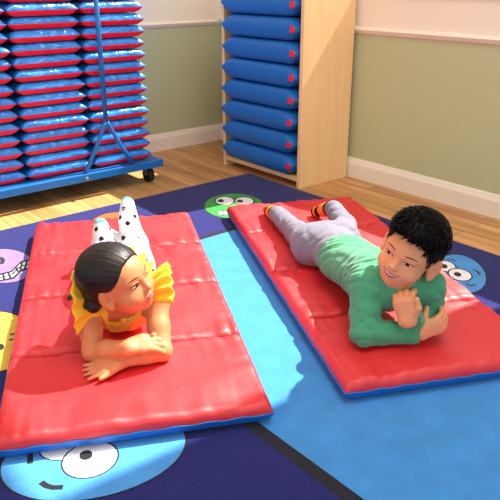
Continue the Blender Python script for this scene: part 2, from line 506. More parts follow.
for k in range(8):
    o = bpy.data.objects.new('folded_blue_mat', mep); COL.objects.link(o)
    o.location = (CX0 + .108 + random.uniform(-.006, .004), (CY0 + CY1) / 2 + random.uniform(-.003, .003), .0515 + .0935 * k)
    o.rotation_euler = (random.uniform(-.004, .004), 0, random.uniform(-.004, .004))
    tag(o, 'thick plain blue folded mat, %s in the maple cabinet' % sp[k], 'mat', 'plain blue mats in the maple cabinet')
    t = bpy.data.objects.new('tab', met); COL.objects.link(t); t.parent = o
    t.location = (-.1375, -.228, .046); t['label'] = 'small red tab'

# ------------------------------------------------------------ sculpting tools for the children
def nz(v): v = np.asarray(v, float); return v / np.linalg.norm(v)

class Sculpt:
    """signed-distance clay on a voxel grid, skinned into one continuous mesh"""
    def __init__(s, lo, hi, vox):
        s.lo = np.array(lo, float); s.v = vox
        s.n = np.ceil((np.array(hi) - s.lo) / vox).astype(int) + 1
        s.D = np.full(s.n, 0.2, np.float32); s.M = np.zeros(s.n, np.uint8)
    def _win(s, lo, hi, pad):
        a = np.clip(np.floor((np.array(lo) - pad - s.lo) / s.v).astype(int), 0, s.n)
        b = np.clip(np.ceil((np.array(hi) + pad - s.lo) / s.v).astype(int) + 1, 0, s.n)
        sl = tuple(slice(a[i], b[i]) for i in range(3))
        g = [(np.arange(a[i], b[i], dtype=np.float32) * s.v + s.lo[i]) for i in range(3)]
        return sl, np.stack(np.meshgrid(*g, indexing='ij'), -1)
    def _mix(s, sl, d, k, m, sub):
        o = s.D[sl]
        if sub:
            h = np.clip(.5 - .5 * (o + d) / k, 0, 1)
            s.D[sl] = o * (1 - h) - d * h + k * h * (1 - h)
            return
        near = d < o
        h = np.clip(.5 + .5 * (o - d) / k, 0, 1)
        s.D[sl] = o * (1 - h) + d * h - k * h * (1 - h)
        if m is not None:
            M = s.M[sl]; M[near] = m
    def cap(s, a, b, ra, rb=None, k=.01, m=0, n=None, fl=1.0, clip=(), sub=False):
        a = np.asarray(a, float); b = np.asarray(b, float); rb = ra if rb is None else rb
        R = max(ra, rb) * max(1, fl)
        sl, P = s._win(np.minimum(a, b) - R, np.maximum(a, b) + R, k + 3 * s.v)
        if P.size == 0: return
        ab = b - a; t = np.clip(((P - a) @ ab) / max(ab @ ab, 1e-12), 0, 1)[..., None]
        q = P - (a + t * ab)
        if n is not None:
            n = nz(n); q = q + (q @ n)[..., None] * n * (1 / fl - 1)
        d = np.linalg.norm(q, axis=-1) - (ra + (rb - ra) * t[..., 0])
        for p0, nn in clip: d = np.maximum(d, (P - np.asarray(p0)) @ nz(nn))
        s._mix(sl, d.astype(np.float32), k, m, sub)
    def ell(s, c, ax, r, k=.01, m=0, clip=(), sub=False):
        c = np.asarray(c, float); r = np.array(r, float); R = r.max()
        sl, P = s._win(c - R, c + R, k + 3 * s.v)
        if P.size == 0: return
        q = (P - c) @ np.asarray(ax).T
        k0 = np.linalg.norm(q / r, axis=-1); k1 = np.linalg.norm(q / r ** 2, axis=-1) + 1e-9
        d = np.where(k0 < 1e-3, -r.min(), k0 * (k0 - 1) / k1)
        for p0, nn in clip: d = np.maximum(d, (P - np.asarray(p0)) @ nz(nn))
        s._mix(sl, d.astype(np.float32), k, m, sub)
    def chain(s, pts, rads, k=.01, m=0, **kw):
        for i in range(len(pts) - 1): s.cap(pts[i], pts[i + 1], rads[i], rads[i + 1], k, m, **kw)
    def field(s, fn):
        """D = fn(P, D) on the whole grid near the surface"""
        idx = np.argwhere(np.abs(s.D) < .02)
        P = idx * s.v + s.lo
        t = tuple(idx.T)
        s.D[t] = fn(P, s.D[t])
    def sample(s, p):
        q = (np.asarray(p) - s.lo) / s.v
        i = np.clip(np.floor(q).astype(int), 0, s.n - 2); f = q - i
        c = s.D[i[0]:i[0] + 2, i[1]:i[1] + 2, i[2]:i[2] + 2]
        c = c[0] * (1 - f[0]) + c[1] * f[0]; c = c[0] * (1 - f[1]) + c[1] * f[1]
        return c[0] * (1 - f[2]) + c[1] * f[2]
    def hit(s, p, d, far=.2):
        p = np.asarray(p, float); d = nz(d); t = 0
        while t < far:
            v = s.sample(p + d * t)
            if v < 5e-4: break
            t += max(5e-4, min(v, .01) * .6)
        return p + d * t
    def mesh(s, name, mats, parent, smooth_it=1):
        D = s.D; ins = D < 0
        c = np.zeros(np.array(D.shape) - 1, np.int8)
        for dx in (0, 1):
            for dy in (0, 1):
                for dz in (0, 1):
                    c += ins[dx:D.shape[0] - 1 + dx, dy:D.shape[1] - 1 + dy, dz:D.shape[2] - 1 + dz]
        cells = np.argwhere((c > 0) & (c < 8))
        idx = np.full(c.shape, -1, np.int32); idx[tuple(cells.T)] = np.arange(len(cells))
        acc = np.zeros((len(cells), 3)); cnt = np.zeros(len(cells))
        cor = [(x, y, z) for x in (0, 1) for y in (0, 1) for z in (0, 1)]
        for a in cor:
            for ax in range(3):
                if a[ax]: continue
                b = list(a); b[ax] = 1
                da = D[tuple((cells + a).T)].astype(float); db = D[tuple((cells + b).T)].astype(float)
                cr = (da < 0) != (db < 0)
                t = np.where(cr, da / np.where(da == db, 1, da - db), 0)
                p = np.tile(np.array(a, float), (len(cells), 1)); p[:, ax] = t
                acc[cr] += p[cr]; cnt[cr] += 1
        V = (cells + acc / np.maximum(cnt, 1)[:, None]) * s.v + s.lo
        F = []
        for ax in range(3):
            u, w = (ax + 1) % 3, (ax + 2) % 3
            sa = [slice(None)] * 3; sb = [slice(None)] * 3
            sa[ax] = slice(0, -1); sb[ax] = slice(1, None)
            A = ins[tuple(sa)]; B = ins[tuple(sb)]
            e = np.argwhere(A != B)
            ok = (e[:, u] > 0) & (e[:, w] > 0) & (e[:, u] < c.shape[u]) & (e[:, w] < c.shape[w])
            e = e[ok]; up = A[tuple(e.T)]
            def cell(du, dw):
                q = e.copy(); q[:, u] += du; q[:, w] += dw
                return idx[tuple(q.T)]
            f = np.stack([cell(-1, -1), cell(0, -1), cell(0, 0), cell(-1, 0)], 1)
            f[~up] = f[~up][:, ::-1]
            F.append(f)
        F = np.concatenate(F); F = F[(F >= 0).all(1)]
        for _ in range(smooth_it):
            S = np.zeros_like(V); Cn = np.zeros(len(V))
            for i in range(4):
                a, b = F[:, i], F[:, (i + 1) % 4]
                for q in range(3):
                    S[:, q] += np.bincount(a, V[b, q], len(V)) + np.bincount(b, V[a, q], len(V))
                Cn += np.bincount(a, minlength=len(V)) + np.bincount(b, minlength=len(V))
            V = .62 * V + .38 * S / np.maximum(Cn, 1)[:, None]
        fm = s.M[tuple(np.clip(np.round((V[F].mean(1) - s.lo) / s.v).astype(int), 0, s.n - 1).T)]
        me = bpy.data.meshes.new(name)
        me.from_pydata(V.tolist(), [], F.tolist())
        me.update()
        o = link(name, me, mats, parent, True)
        me.polygons.foreach_set('material_index', np.minimum(fm, len(me.materials) - 1).astype(np.int32))
        me.update()
        return o

def rot(v, ax, ang):
    ax = nz(ax); v = np.asarray(v, float)
    return v * math.cos(ang) + np.cross(ax, v) * math.sin(ang) + ax * (ax @ v) * (1 - math.cos(ang))

def hand(S, wrist, d, n, thumb_side, curl, spread=.16, sc=1.0, thumb=None, m=0, fr_=1.0):
    """palm, four unequal jointed fingers and a thumb; n = back of hand, curl = per finger (knuckle, middle, tip) bends"""
    d = nz(d); n = nz(np.asarray(n) - d * (np.asarray(n) @ d)); t = nz(thumb_side - d * (thumb_side @ d) - n * (thumb_side @ n))
    wrist = np.asarray(wrist, float)
    pl = .047 * sc
    for o, w in ((-.013, .0105), (-.004, .0110), (.005, .0112), (.014, .0108)):
        S.cap(wrist + t * o * .7 * sc, wrist + d * pl * .93 + t * o * sc, .0105 * sc, w * .88 * sc, .010 * sc, m, n=n, fl=.86)
    offs = (.0168, .0056, -.0056, -.0162)
    lens = (.041, .046, .043, .034)
    for i in range(4):
        base = wrist + d * pl * (.96 if i in (1, 2) else .92) + t * offs[i] * sc
        fd = rot(d, n, 0) + t * spread * (1.5 - i) / 1.5
        fd = nz(fd); ax = np.cross(n, fd); nn = n
        p = base; L = lens[i] * sc
        S.cap(base - d * .014 * sc, base, .0076 * sc, .0073 * sc, .006 * sc, m)
        for j, fr in enumerate((.42, .32, .26)):
            fd = rot(fd, ax, curl[i][j])
            q = p + fd * L * fr
            S.cap(p, q, (.0073 - .0005 * j) * sc * fr_, (.0068 - .0005 * j) * sc * fr_, .0020 * sc, m)
            p = q
    tb = wrist + d * .012 * sc + t * .015 * sc
    th = thumb if thumb is not None else (nz(d * .75 + t * .75 - n * .15), nz(d * .95 + t * .25 - n * .1))
    p1 = tb + nz(th[0]) * .024 * sc; p2 = p1 + nz(th[1]) * .021 * sc
    S.cap(tb, p1, .0096 * sc, .0078 * sc, .008 * sc, m); S.cap(p1, p2, .0074 * sc, .0058 * sc, .003 * sc, m)

class Head:
    """child's head; axes X = its right, Y = forward, Z = up"""
    def __init__(h, S, c, f, u, sc=1.0, cheek=1.0, ear=(-.008, 1.0)):
        h.S = S; h.c = np.asarray(c, float); h.f = nz(f); h.u = nz(np.asarray(u) - h.f * (np.asarray(u) @ h.f)); h.r = np.cross(h.f, h.u)
        h.sc = sc; h.ax = np.array([h.r, h.f, h.u])
        E = lambda p, r, k=.012, **kw: S.ell(h.L(*p), h.ax, np.array(r) * sc, k * sc, **kw)
        C = lambda a, b, ra, rb, k=.008, **kw: S.cap(h.L(*a), h.L(*b), ra * sc, rb * sc, k * sc, **kw)
        E((0, -.012, .030), (.0685, .083, .070))
        E((0, .022, -.026), (.0575, .056, .060), .02)
        E((0, .040, .020), (.054, .042, .042), .02)
        for s in (-1, 1):
            E((s * .031, .046, -.033), (.025 * cheek, .024 * cheek, .023 * cheek), .016)
        E((0, .030, -.060), (.036, .036, .024), .016)
        E((0, .057, -.070), (.014, .012, .011), .014)
        E((0, .062, -.047), (.020, .018, .016), .014)          # mouth mound
        for s in (-1, 1):
            E((s * .0285, .088, -.001), (.017, .0135, .0095), .012, sub=True)
            C((s * .014, .0760, .013), (s * .042, .065, .012), .0045, .004, .012)
        C((0, .074, .002), (0, .0845, -.022), .0050, .0070, .010)
        E((0, .0850, -.0245), (.0082, .0074, .0068), .006)
        for s in (-1, 1): E((s * .0090, .0790, -.0270), (.0055, .0065, .0050), .004)
        for s in (-1, 1):                                       # ears
            e = h.L(s * (.0690 + .004 * (ear[1] > 1.1)), ear[0], -.008); q = ear[1] * sc
            axx = np.array([nz(h.r * s + h.f * .55), nz(h.f - h.r * s * .55), h.u])
            S.ell(e, axx, np.array([.0090, .0180, .0275]) * q, .004 * sc)
            S.ell(e + (axx[0] * .0100 + axx[1] * .001 + h.u * .003) * q, axx, np.array([.0085, .0110, .0185]) * q, .003 * sc, sub=True)
            S.cap(e + (axx[0] * .004 - axx[1] * .002 + h.u * .010) * q, e + (axx[0] * .004 - axx[1] * .005 - h.u * .008) * q, .003 * q, .0032 * q, .003 * sc)
            S.ell(e + (axx[0] * .003 + axx[1] * .003 - h.u * .022) * q, axx, np.array([.006, .009, .009]) * q, .004 * sc)
    def L(h, x, y, z): return h.c + (h.r * x + h.f * y + h.u * z) * h.sc
    def on(h, x, z, off=0.0):
        """point of the face at (x, z), pushed out by off"""
        return h.S.hit(h.L(x, .14, z), -h.f) + h.f * off * h.sc
    def line(h, bm, pts, rad, off=0.0, seg=6, mi=0):
        tube(bm, [h.on(x, z, off) for x, z in pts], [r * h.sc for r in rad] if hasattr(rad, '__len__') else rad * h.sc, seg, mi)
    def face(h, parent, kind):
        hw = .0125 if kind == 'smile' else .0130
        hh = .0040 if kind == 'smile' else .0052
        gx = h.gaze
        for s in (-1, 1):
            cx, cz = s * .0285, -.001
            bm = bmesh.new()
            N, K = 20, 5
            rings = []
            slant = s * 0.0016
            def pt(a, q):
                x = hw * math.cos(a) * q; z = (hh * (1.15 if math.sin(a) > 0 else .85)) * math.sin(a) * q * (1 - .25 * abs(math.cos(a)))
                z += slant * s * 0 + .0016 * (abs(cx + x) - .0285) / hw
                return cx + x, cz + z
            cen = bm.verts.new(h.on(cx, cz, .0028))
            prev = None
            for k in range(1, K + 1):
                q = k / K
                ring = []
                for i in range(N):
                    x, z = pt(2 * math.pi * i / N, q)
                    ring.append(bm.verts.new(h.on(x, z, .0028 - .0026 * q ** 3)))
                for i in range(N):
                    if prev is None: bm.faces.new((cen, ring[i], ring[(i + 1) % N])).smooth = True
                    else: bm.faces.new((prev[i], ring[i], ring[(i + 1) % N], prev[(i + 1) % N])).smooth = True
                prev = ring
            o = obj('eye', bm, h.M_eye, parent, True)
            bm = bmesh.new()
            ix, iz = cx + gx[0], cz + gx[1]
            N2 = 18; rr = .0053
            cen = bm.verts.new(h.on(ix, iz, .0037)); ring = []
            for i in range(N2):
                a = 2 * math.pi * i / N2
                zz = max(-hh * .80, min(hh * 1.02, rr * math.sin(a)))
                ring.append(bm.verts.new(h.on(ix + rr * math.cos(a), iz + zz, .0033)))
            for i in range(N2): bm.faces.new((cen, ring[i], ring[(i + 1) % N2])).smooth = True
            obj('iris', bm, h.M_iris, o, True)
            bm = bmesh.new()
            up = [pt(math.pi * k / 10, 1.03) for k in range(11)]
            h.line(bm, up, [.0006, .0010, .0013, .0015, .0016, .0016, .0016, .0015, .0013, .0010, .0006], .0010)
            obj('eyelash', bm, h.M_hair, o, True)
            bm = bmesh.new()
            up = [(x, z + .0032) for x, z in up]
            h.line(bm, up, [.0008, .0014, .0018, .0020, .0021, .0021, .0021, .0020, .0018, .0014, .0008], .0002)
            obj('eyelid', bm, h.M_skin, o, True)
            bm = bmesh.new()
            br = [(s * (.0135 + .032 * k / 8), .0165 + .0034 * math.sin(math.pi * (k / 8) * .75 + .25)) for k in range(9)]
            h.line(bm, br, [.0007, .0010, .0012, .0013, .0013, .0012, .0010, .0008, .0005], .0002)
            obj('eyebrow', bm, h.M_hair, parent, True)
        bm = bmesh.new()
        if kind == 'smile':
            w, cz = .0235, -.0475
            lip = lambda t, dz: (w * t, cz + .0085 * t * t + dz * (1 - t * t))
            T = [i / 8 - 1 for i in range(17)]
            g = [[h.on(*lip(t, dz), .0006) for t in T] for dz in (.0022, -.0012, -.0052)]
            rows = [[bm.verts.new(p) for p in row] for row in g]
            for a in range(2):
                for i in range(16):
                    try: bm.faces.new((rows[a][i], rows[a][i + 1], rows[a + 1][i + 1], rows[a + 1][i])).material_index = 1 if a == 0 else 0
                    except ValueError: pass
            o = obj('mouth', bm, [h.M_mouth, h.M_teeth], parent, True)
            for dz, rr, nm in ((.0034, .0021, 'upper_lip'), (-.0066, .0027, 'lower_lip')):
                bm = bmesh.new()
                h.line(bm, [lip(t, dz) for t in T], [rr * (.35 + .65 * (1 - t * t)) for t in T], .0002, 8)
                obj(nm, bm, h.M_lip, o, True)
        else:
            w, cz = .0165, -.0470
            T = [i / 6 - 1 for i in range(13)]
            h.line(bm, [(w * t, cz - .001 * (1 - t * t)) for t in T], [.0007 + .0005 * (1 - t * t) for t in T], .0012)
            o = obj('mouth', bm, h.M_mouth, parent, True)
            for dz, rr, nm in ((.0030, .0028, 'upper_lip'), (-.0042, .0036, 'lower_lip')):
                bm = bmesh.new()
                h.line(bm, [(w * t, cz + dz * (1 - t * t) ** .7) for t in T], [rr * (.3 + .7 * (1 - t * t)) for t in T], -.0004, 8)
                obj(nm, bm, h.M_lip, o, True)

def hair_clip(S, h, prof, side):
    """trim hair to a hairline: keep only z above prof(y), pulled in over the ears"""
    idx = np.argwhere(S.D < .03)
    P = idx * S.v + S.lo
    q = ((P - h.c) @ h.ax.T) / h.sc
    ys, zs = zip(*prof)
    lim = np.interp(q[:, 1], ys, zs)
    lim = lim + side * np.clip((np.abs(q[:, 0]) - .03) / .03, 0, 1) * np.clip(q[:, 1] / .05, 0, 1)
    t = tuple(idx.T)
    S.D[t] = np.maximum(S.D[t], (lim - q[:, 2]) * h.sc * .8)

def folds(S, dirs, amp, seed=0):
    """cloth wrinkles"""
    def fn(P, D):
        w = np.zeros(len(P))
        for i, (dv, fr) in enumerate(dirs):
            dv = nz(dv)
            ph = P @ dv * fr + 2.2 * np.sin(P @ np.array([31., 17., 23.]) + seed + i) + 1.3 * np.sin(P @ np.array([-13., 41., 19.]) + i * 2)
            w += np.maximum(0, np.sin(ph)) ** 2 - .4
        return (D + amp * w / len(dirs)).astype(np.float32)
    S.field(fn)

M_SKIN = mat('light_brown_skin', srgb(206, 128, 84), 0.5, 0.35, (160, 0.05, 0.002), None, sss=0.12)
M_SKIN_B = mat('warm_tan_skin', srgb(228, 158, 114), 0.5, 0.35, (160, 0.05, 0.002), None, sss=0.12)
M_LIP = mat('rose_lips', srgb(196, 104, 92), 0.4, 0.4)
M_MOUTH = mat('mouth_inside', srgb(112, 36, 34), 0.5)
M_TEETH = mat('teeth', srgb(244, 238, 226), 0.3)
M_EYE = mat('eye_white', srgb(240, 236, 232), 0.25)
M_IRIS = mat('dark_brown_iris', srgb(26, 16, 12), 0.15)
M_HAIR = mat('black_hair', srgb(18, 13, 12), 0.52, 0.22, (60, 0.1, 0.002))
M_HAIR_G = mat('dark_brown_hair', srgb(24, 16, 14), 0.46, 0.35, (90, 0.25, 0.003))
for cl in (M_SKIN, M_SKIN_B): pass

#@@KIDS
# ------------------------------------------------------------ the girl in yellow
MZ = RZ + 0.0025 + MAT_TH      # top of a mat
g_root = thing('person', (0.80, 1.45, MZ), 0, 'girl lying on her front in a yellow ruffled top and dotted white leggings, arms crossed', 'person', 'children lying on mats')
def kid_child(o): 
    return o
def rebase(root):
    bpy.context.view_layer.update()
    inv = root.matrix_world.inverted()
    for ch in root.children: ch.matrix_parent_inverse = inv
J = dict(elR=at(93, 351, .082), elL=at(162, 351, .082), wrL=at(121, 361, .072), wrR=at(128, 348, .112),
         shR=at(88, 305, .165), shL=at(155, 299, .165))
J['neck'] = (J['shR'] + J['shL']) / 2 + np.array([.0, .0, .02])
bdir = nz(np.array([.47, .88, 0]))                       # towards her feet
side = np.array([bdir[1], -bdir[0], 0])                  # to the right in the photo (her left)
chest = (J['shR'] + J['shL']) / 2 + bdir * .075 + np.array([0, 0, -.030])
waist = (J['shR'] + J['shL']) / 2 + bdir * .20 + np.array([0, 0, -.050])
pel = (J['shR'] + J['shL']) / 2 + bdir * .305 + np.array([0, 0, -.048])
hipR, hipL = pel - side * .042, pel + side * .042
knR, knL = at(107, 243, .100), at(134, 245, .100)
anR, anL = at(102.5, 235, .165), at(128.5, 220, .195)
toR, toL = at(101, 226.5, .188), at(127.5, 205, .232)
def FLOOR(S):
    """flatten the underside where it rests on the mat"""
    zz = (np.arange(S.n[2]) * S.v + S.lo[2]).astype(np.float32)
    S.D = np.maximum(S.D, (MZ + .0045 - zz)[None, None, :])
gS = Sculpt((.45, 1.04, .05), (1.18, 2.00, .38), .0021)
hg = Head(gS, at(118, 282, .235), view_vec(.83, .10, .44), view_vec(-.12, .82, .5), .86, 1.15, (.004, 1.05))
hg.gaze = (-.0022, .0004)
hg.M_eye, hg.M_iris, hg.M_hair, hg.M_skin, hg.M_mouth, hg.M_lip, hg.M_teeth = M_EYE, M_IRIS, M_HAIR_G, M_SKIN, M_MOUTH, M_LIP, M_TEETH
gS.cap(J['neck'] + bdir * .03, hg.L(0, -.018, -.045), .034, .032, .015)
gS.cap(J['shR'], J['shL'], .036, .036, .02)
gS.cap(J['neck'] + bdir * .02, chest, .052, .070, .03, n=(0, 0, 1), fl=.85)
gS.cap(chest, waist, .070, .062, .03, n=(0, 0, 1), fl=.85)
gS.cap(waist, pel, .062, .070, .03, n=(0, 0, 1), fl=.85)
gS.chain([J['shR'], J['shR'] * .45 + J['elR'] * .55, J['elR']], [.031, .0245, .0225], .012)
gS.chain([J['shL'], J['shL'] * .45 + J['elL'] * .55, J['elL']], [.031, .0245, .0225], .012)
gS.chain([J['elR'], J['elR'] * .6 + J['wrR'] * .4, J['wrR']], [.0235, .0220, .0165], .010)
gS.chain([J['elL'], J['elL'] * .6 + J['wrL'] * .4, J['wrL']], [.0235, .0220, .0165], .006)
flat = [(.05, .06, .05), (.06, .08, .06), (.06, .08, .06), (.05, .06, .05)]
hand(gS, J['wrL'], at(86, 373, .062) - J['wrL'], (0, 0, 1), at(112, 380, .06) - at(105, 366, .06), flat, .36, 1.08,
     thumb=(nz(at(100, 378, .06) - at(112, 368, .065)), nz(at(94, 382, .058) - at(103, 376, .06))))
hand(gS, J['wrR'], at(160, 341, .112) - J['wrR'], nz(np.array([0, 0, 1]) + .5 * view_vec(0, 0, 1)), at(150, 330, .12) - at(147, 343, .11),
     [(.12, .20, .2), (.15, .22, .2), (.18, .24, .2), (.22, .26, .2)], .22, 1.0, thumb=(view_vec(.85, .35, -.3), view_vec(.9, .1, -.4)))
for hp, kn, an, to in ((hipR, knR, anR, toR), (hipL, knL, anL, toL)):
    gS.chain([hp, kn, an], [.050, .034, .024], .015); gS.chain([an, to], [.022, .014], .01)
hg.face(g_root, 'calm')
FLOOR(gS); gS.mesh('body', [M_SKIN], g_root)

# hair: smooth, combed back from a parting into a low side ponytail
hS = Sculpt(hg.c - .17, hg.c + .17, .0025)
hS.ell(hg.L(0, -.014, .034), hg.ax, np.array([.0775, .091, .0775]) * hg.sc, .01)
hS.ell(hg.L(0, -.040, .006), hg.ax, np.array([.064, .050, .060]) * hg.sc, .02)
hair_clip(hS, hg, [(-.12, -.075), (-.045, -.062), (-.020, -.018), (.0, .012), (.026, .020), (.050, .040), (.070, .066), (.1, .075)], -.012)
pt0 = hg.L(.056, -.060, -.030); pt1 = at(79, 294, .195); pt2 = at(68, 299, .175)
hS.chain([hg.L(.03, -.07, -.01), pt0, pt1, pt2], [.02, .014, .013, .004], .010)
def strand_f(P, D):
    q = (P - hg.c) @ hg.ax.T
    a = np.arctan2(q[:, 0], q[:, 2])
    b = q[:, 1] * 60
    w = np.sin(a * 61 + 2.5 * np.sin(b)) + .8 * np.sin(a * 97 + 1.7 * np.sin(b * .6 + 1)) + .7 * np.sin(a * 37 - b * .5)
    return (D + .00032 * w).astype(np.float32)
hS.field(strand_f)
hair_g = hS.mesh('hair', [M_HAIR_G], g_root, 0)
bm = bmesh.new()
c0 = np.asarray(pt0) * .8 + np.asarray(pt1) * .2; dd = nz(pt1 - pt0); e1 = nz(np.cross(dd, [0, 0, 1])); e2 = np.cross(dd, e1)
tube(bm, [c0 + (e1 * math.cos(a) + e2 * math.sin(a)) * .0150 for a in np.linspace(0, 2 * math.pi, 17)], .004, 8)
obj('hair_tie', bm, mat('dark_elastic', srgb(60, 44, 40), .7), hair_g, True)

# yellow top
M_YEL = mat('yellow_cotton', srgb(250, 190, 40), 0.8, 0.2, (240, 0.25, 0.003), (18, .10), sheen=.2)
M_TRIMW = mat('white_lace', srgb(246, 240, 224), 0.8, 0.2)
tS = Sculpt((.45, 1.05, .04), (1.05, 1.75, .30), .003)
tS.cap(J['shR'] * .97 + J['shL'] * .03 + bdir * .006, J['shL'] * .86 + J['shR'] * .14 + bdir * .006, .041, .041, .02)
tS.cap(J['neck'] + bdir * .022, chest, .058, .078, .03, n=(0, 0, 1), fl=.90)
tS.cap(chest, waist, .078, .068, .03, n=(0, 0, 1), fl=.86)
tS.cap(waist, pel, .068, .072, .03, n=(0, 0, 1), fl=.78, clip=[(pel + bdir * .05, bdir)])
nk = J['neck'] + bdir * .012; na = nz(hg.L(0, -.018, -.045) - nk)
tS.cap(nk - na * .012, nk + na * .08, .034, .040, .006, sub=True)
CAM = np.array([0, 0, CAM_H])
def seen(S, px, py):
    p = at(px, py, .32); return S.hit(p, p - CAM, .5)
band = [seen(tS, *q) for q in ((105, 309), (104.5, 317), (106.5, 325), (111, 330), (117, 330.5), (124, 327), (131, 321), (137, 315), (142, 308))]
for q in ((122, 311), (117, 318), (114, 323), (129, 312)):
    tS.ell(seen(tS, *q), np.eye(3), np.array([.019, .019, .019]), .004, sub=True)
for e, sh in (('elR', 'shR'), ('elL', 'shL')):
    tS.cap(J[sh] * .65 + J[e] * .35, J[e], .030, .026, .004, sub=True)
FLOOR(tS)
folds(tS, [(side, 190), (side + .3 * bdir, 120)], .0035, 1)
top = tS.mesh('top', [M_YEL], g_root)

def ruffle(path, outs, width, waves, amp, name, parent, m=M_YEL, th=.0012):
    """gathered frill: hangs from path, spreads along outs"""
    n = len(path); rows = 8
    bm = bmesh.new(); G = []
    for i in range(n):
        row = []
        o = nz(outs[i]); tn = nz(np.asarray(path[min(i + 1, n - 1)]) - path[max(i - 1, 0)]); nr = np.cross(o, tn)
        for j in range(rows + 1):
            t = j / rows
            p = np.asarray(path[i]) + o * width * t + nr * (amp * t * math.sin(i * waves) + .010 * math.sin(t * 2.6))
            row.append(bm.verts.new(p))
        G.append(row)
    for i in range(n - 1):
        for j in range(rows): bm.faces.new((G[i][j], G[i + 1][j], G[i + 1][j + 1], G[i][j + 1])).smooth = True
    o = obj(name, bm, m, parent, True)
    sd = o.modifiers.new('thick', 'SOLIDIFY'); sd.thickness = th * 2
    return o
# flutter sleeves round the shoulders and a wide frilled hem behind
Zv = np.array([0, 0, 1.])
for sg, sh, el in ((-1, 'shR', 'elR'), (1, 'shL', 'elL')):
    c = (J[sh] * .66 + J['neck'] * .34) if sg < 0 else (J[sh] * .84 + J['neck'] * .16)
    pth = [c + (-bdir * math.cos(a) + Zv * math.sin(a)) * (.041 if sg < 0 else .036) for a in np.linspace(-1.0 if sg < 0 else .25, 3.0, 48)]
    outs = [nz(side * sg * .8 + (p - c) / .036 * .55) for p in pth]
    ruffle(pth, outs, .062 if sg < 0 else .064, .95, .006, 'flutter_sleeve', top)
hem_c = waist + bdir * .01
pth = [hem_c + side * .066 * math.cos(a) + np.array([0, 0, .048]) * math.sin(a) for a in np.linspace(-.25, math.pi + .25, 60)]
ruffle(pth, [nz(bdir * .9 + (p - hem_c) * 3.2) for p in pth], .085, .9, .008, 'frilled_hem', top)
# neckline: thick yellow binding with a white lace edge
e1 = nz(side - na * (side @ na)); e2 = nz(np.cross(na, e1))
def neck_pts(r, a0, a1, n, lift=0.0):
    P = []
    for a in np.linspace(a0, a1, n):
        dv = e1 * math.cos(a) + e2 * math.sin(a)
        P.append(tS.hit(nk + dv * r + na * .10, -na, .16) + na * lift)
    return P
bm = bmesh.new(); tube(bm, band, [.003] + [.0048] * (len(band) - 2) + [.003], 8)
obj('neckband', bm, M_YEL, top, True)
bm = bmesh.new(); tube(bm, [p + np.array([0, 0, .0075]) - nz(p - CAM) * .002 for p in band[4:]], .0022, 6)
obj('lace_edge', bm, M_TRIMW, top, True)
bm = bmesh.new()
for (a, b) in (((83, 300), (78, 318)), ((84, 301), (80, 327))):
    pa, pb = at(*a, .14), at(*b, .071)
    tube(bm, [pa, pa * .5 + pb * .5 + np.array([0, 0, .01]), pb], .0014, 6)
    d2 = nz(pb - at(a[0], a[1], .062)); tube(bm, [pb, pb + d2 * .010, pb + d2 * .020], [.002, .006, .0055], 8)
obj('tie_string', bm, M_TRIMW, top, True)

# white dotted leggings and socks with teal toes
M_KNIT = mat('white_cotton_knit', srgb(226, 222, 224), .85, .2, (200, .2, .002)); M_SPOT = mat('black_knit_dots', srgb(26, 28, 44), .85, .2)
def spots(o, base, spot, gap, rad, seed):
    me = o.data; n = len(me.polygons)
    C = np.empty(n * 3, np.float32); me.polygons.foreach_get('center', C); C = C.reshape(-1, 3)
    mi = np.empty(n, np.int32); me.polygons.foreach_get('material_index', mi)
    rg = np.random.RandomState(seed); free = np.ones(n, bool); order = rg.permutation(n)
    for k in order:
        if not free[k]: continue
        d = np.linalg.norm(C - C[k], axis=1)
        free &= d > gap
        if mi[k] == base: mi[(d < rad) & (mi == base)] = spot
    me.polygons.foreach_set('material_index', mi); me.update()
M_TEAL = mat('teal_knit', srgb(96, 178, 190), .85, .2)
M_PINK = mat('pink_knit', srgb(238, 176, 168), .85, .2)
lS = Sculpt((.62, 1.30, .04), (1.20, 2.02, .26), .0028)
lS.cap(pel, pel + bdir * .02, .074, .070, .03, n=(0, 0, 1), fl=.85)
for hp, kn, an in ((hipR, knR, anR), (hipL, knL, anL)):
    lS.chain([hp, kn], [.056, .040], .02)
    lS.chain([kn, an], [.040, .029], .02)
folds(lS, [(bdir, 150)], .0015, 2)
FLOOR(lS); spots(lS.mesh('leggings', [M_KNIT, M_SPOT], g_root), 0, 1, .031, .0074, 5)
for an, to, kn in ((anR, toR, knR), (anL, toL, knL)):
    sS = Sculpt(np.minimum(an, to) - .07, np.maximum(an, to) + .07, .002)
    d = nz(to - an); nn = nz(np.cross(side, d))
    sS.cap(an - nz(an - kn) * .01, an, .028, .026, .01)
    sS.cap(an, to, .026, .021, .015, 0)
    sS.cap(to - d * .034, to - d * .026, .0250, .0246, .003, 2)
    sS.cap(to - d * .020, to + d * .006, .0240, .0190, .003, 1)
    FLOOR(sS); spots(sS.mesh('sock', [M_KNIT, M_TEAL, M_PINK, M_SPOT], g_root), 0, 3, .028, .0068, 8)
rebase(g_root)

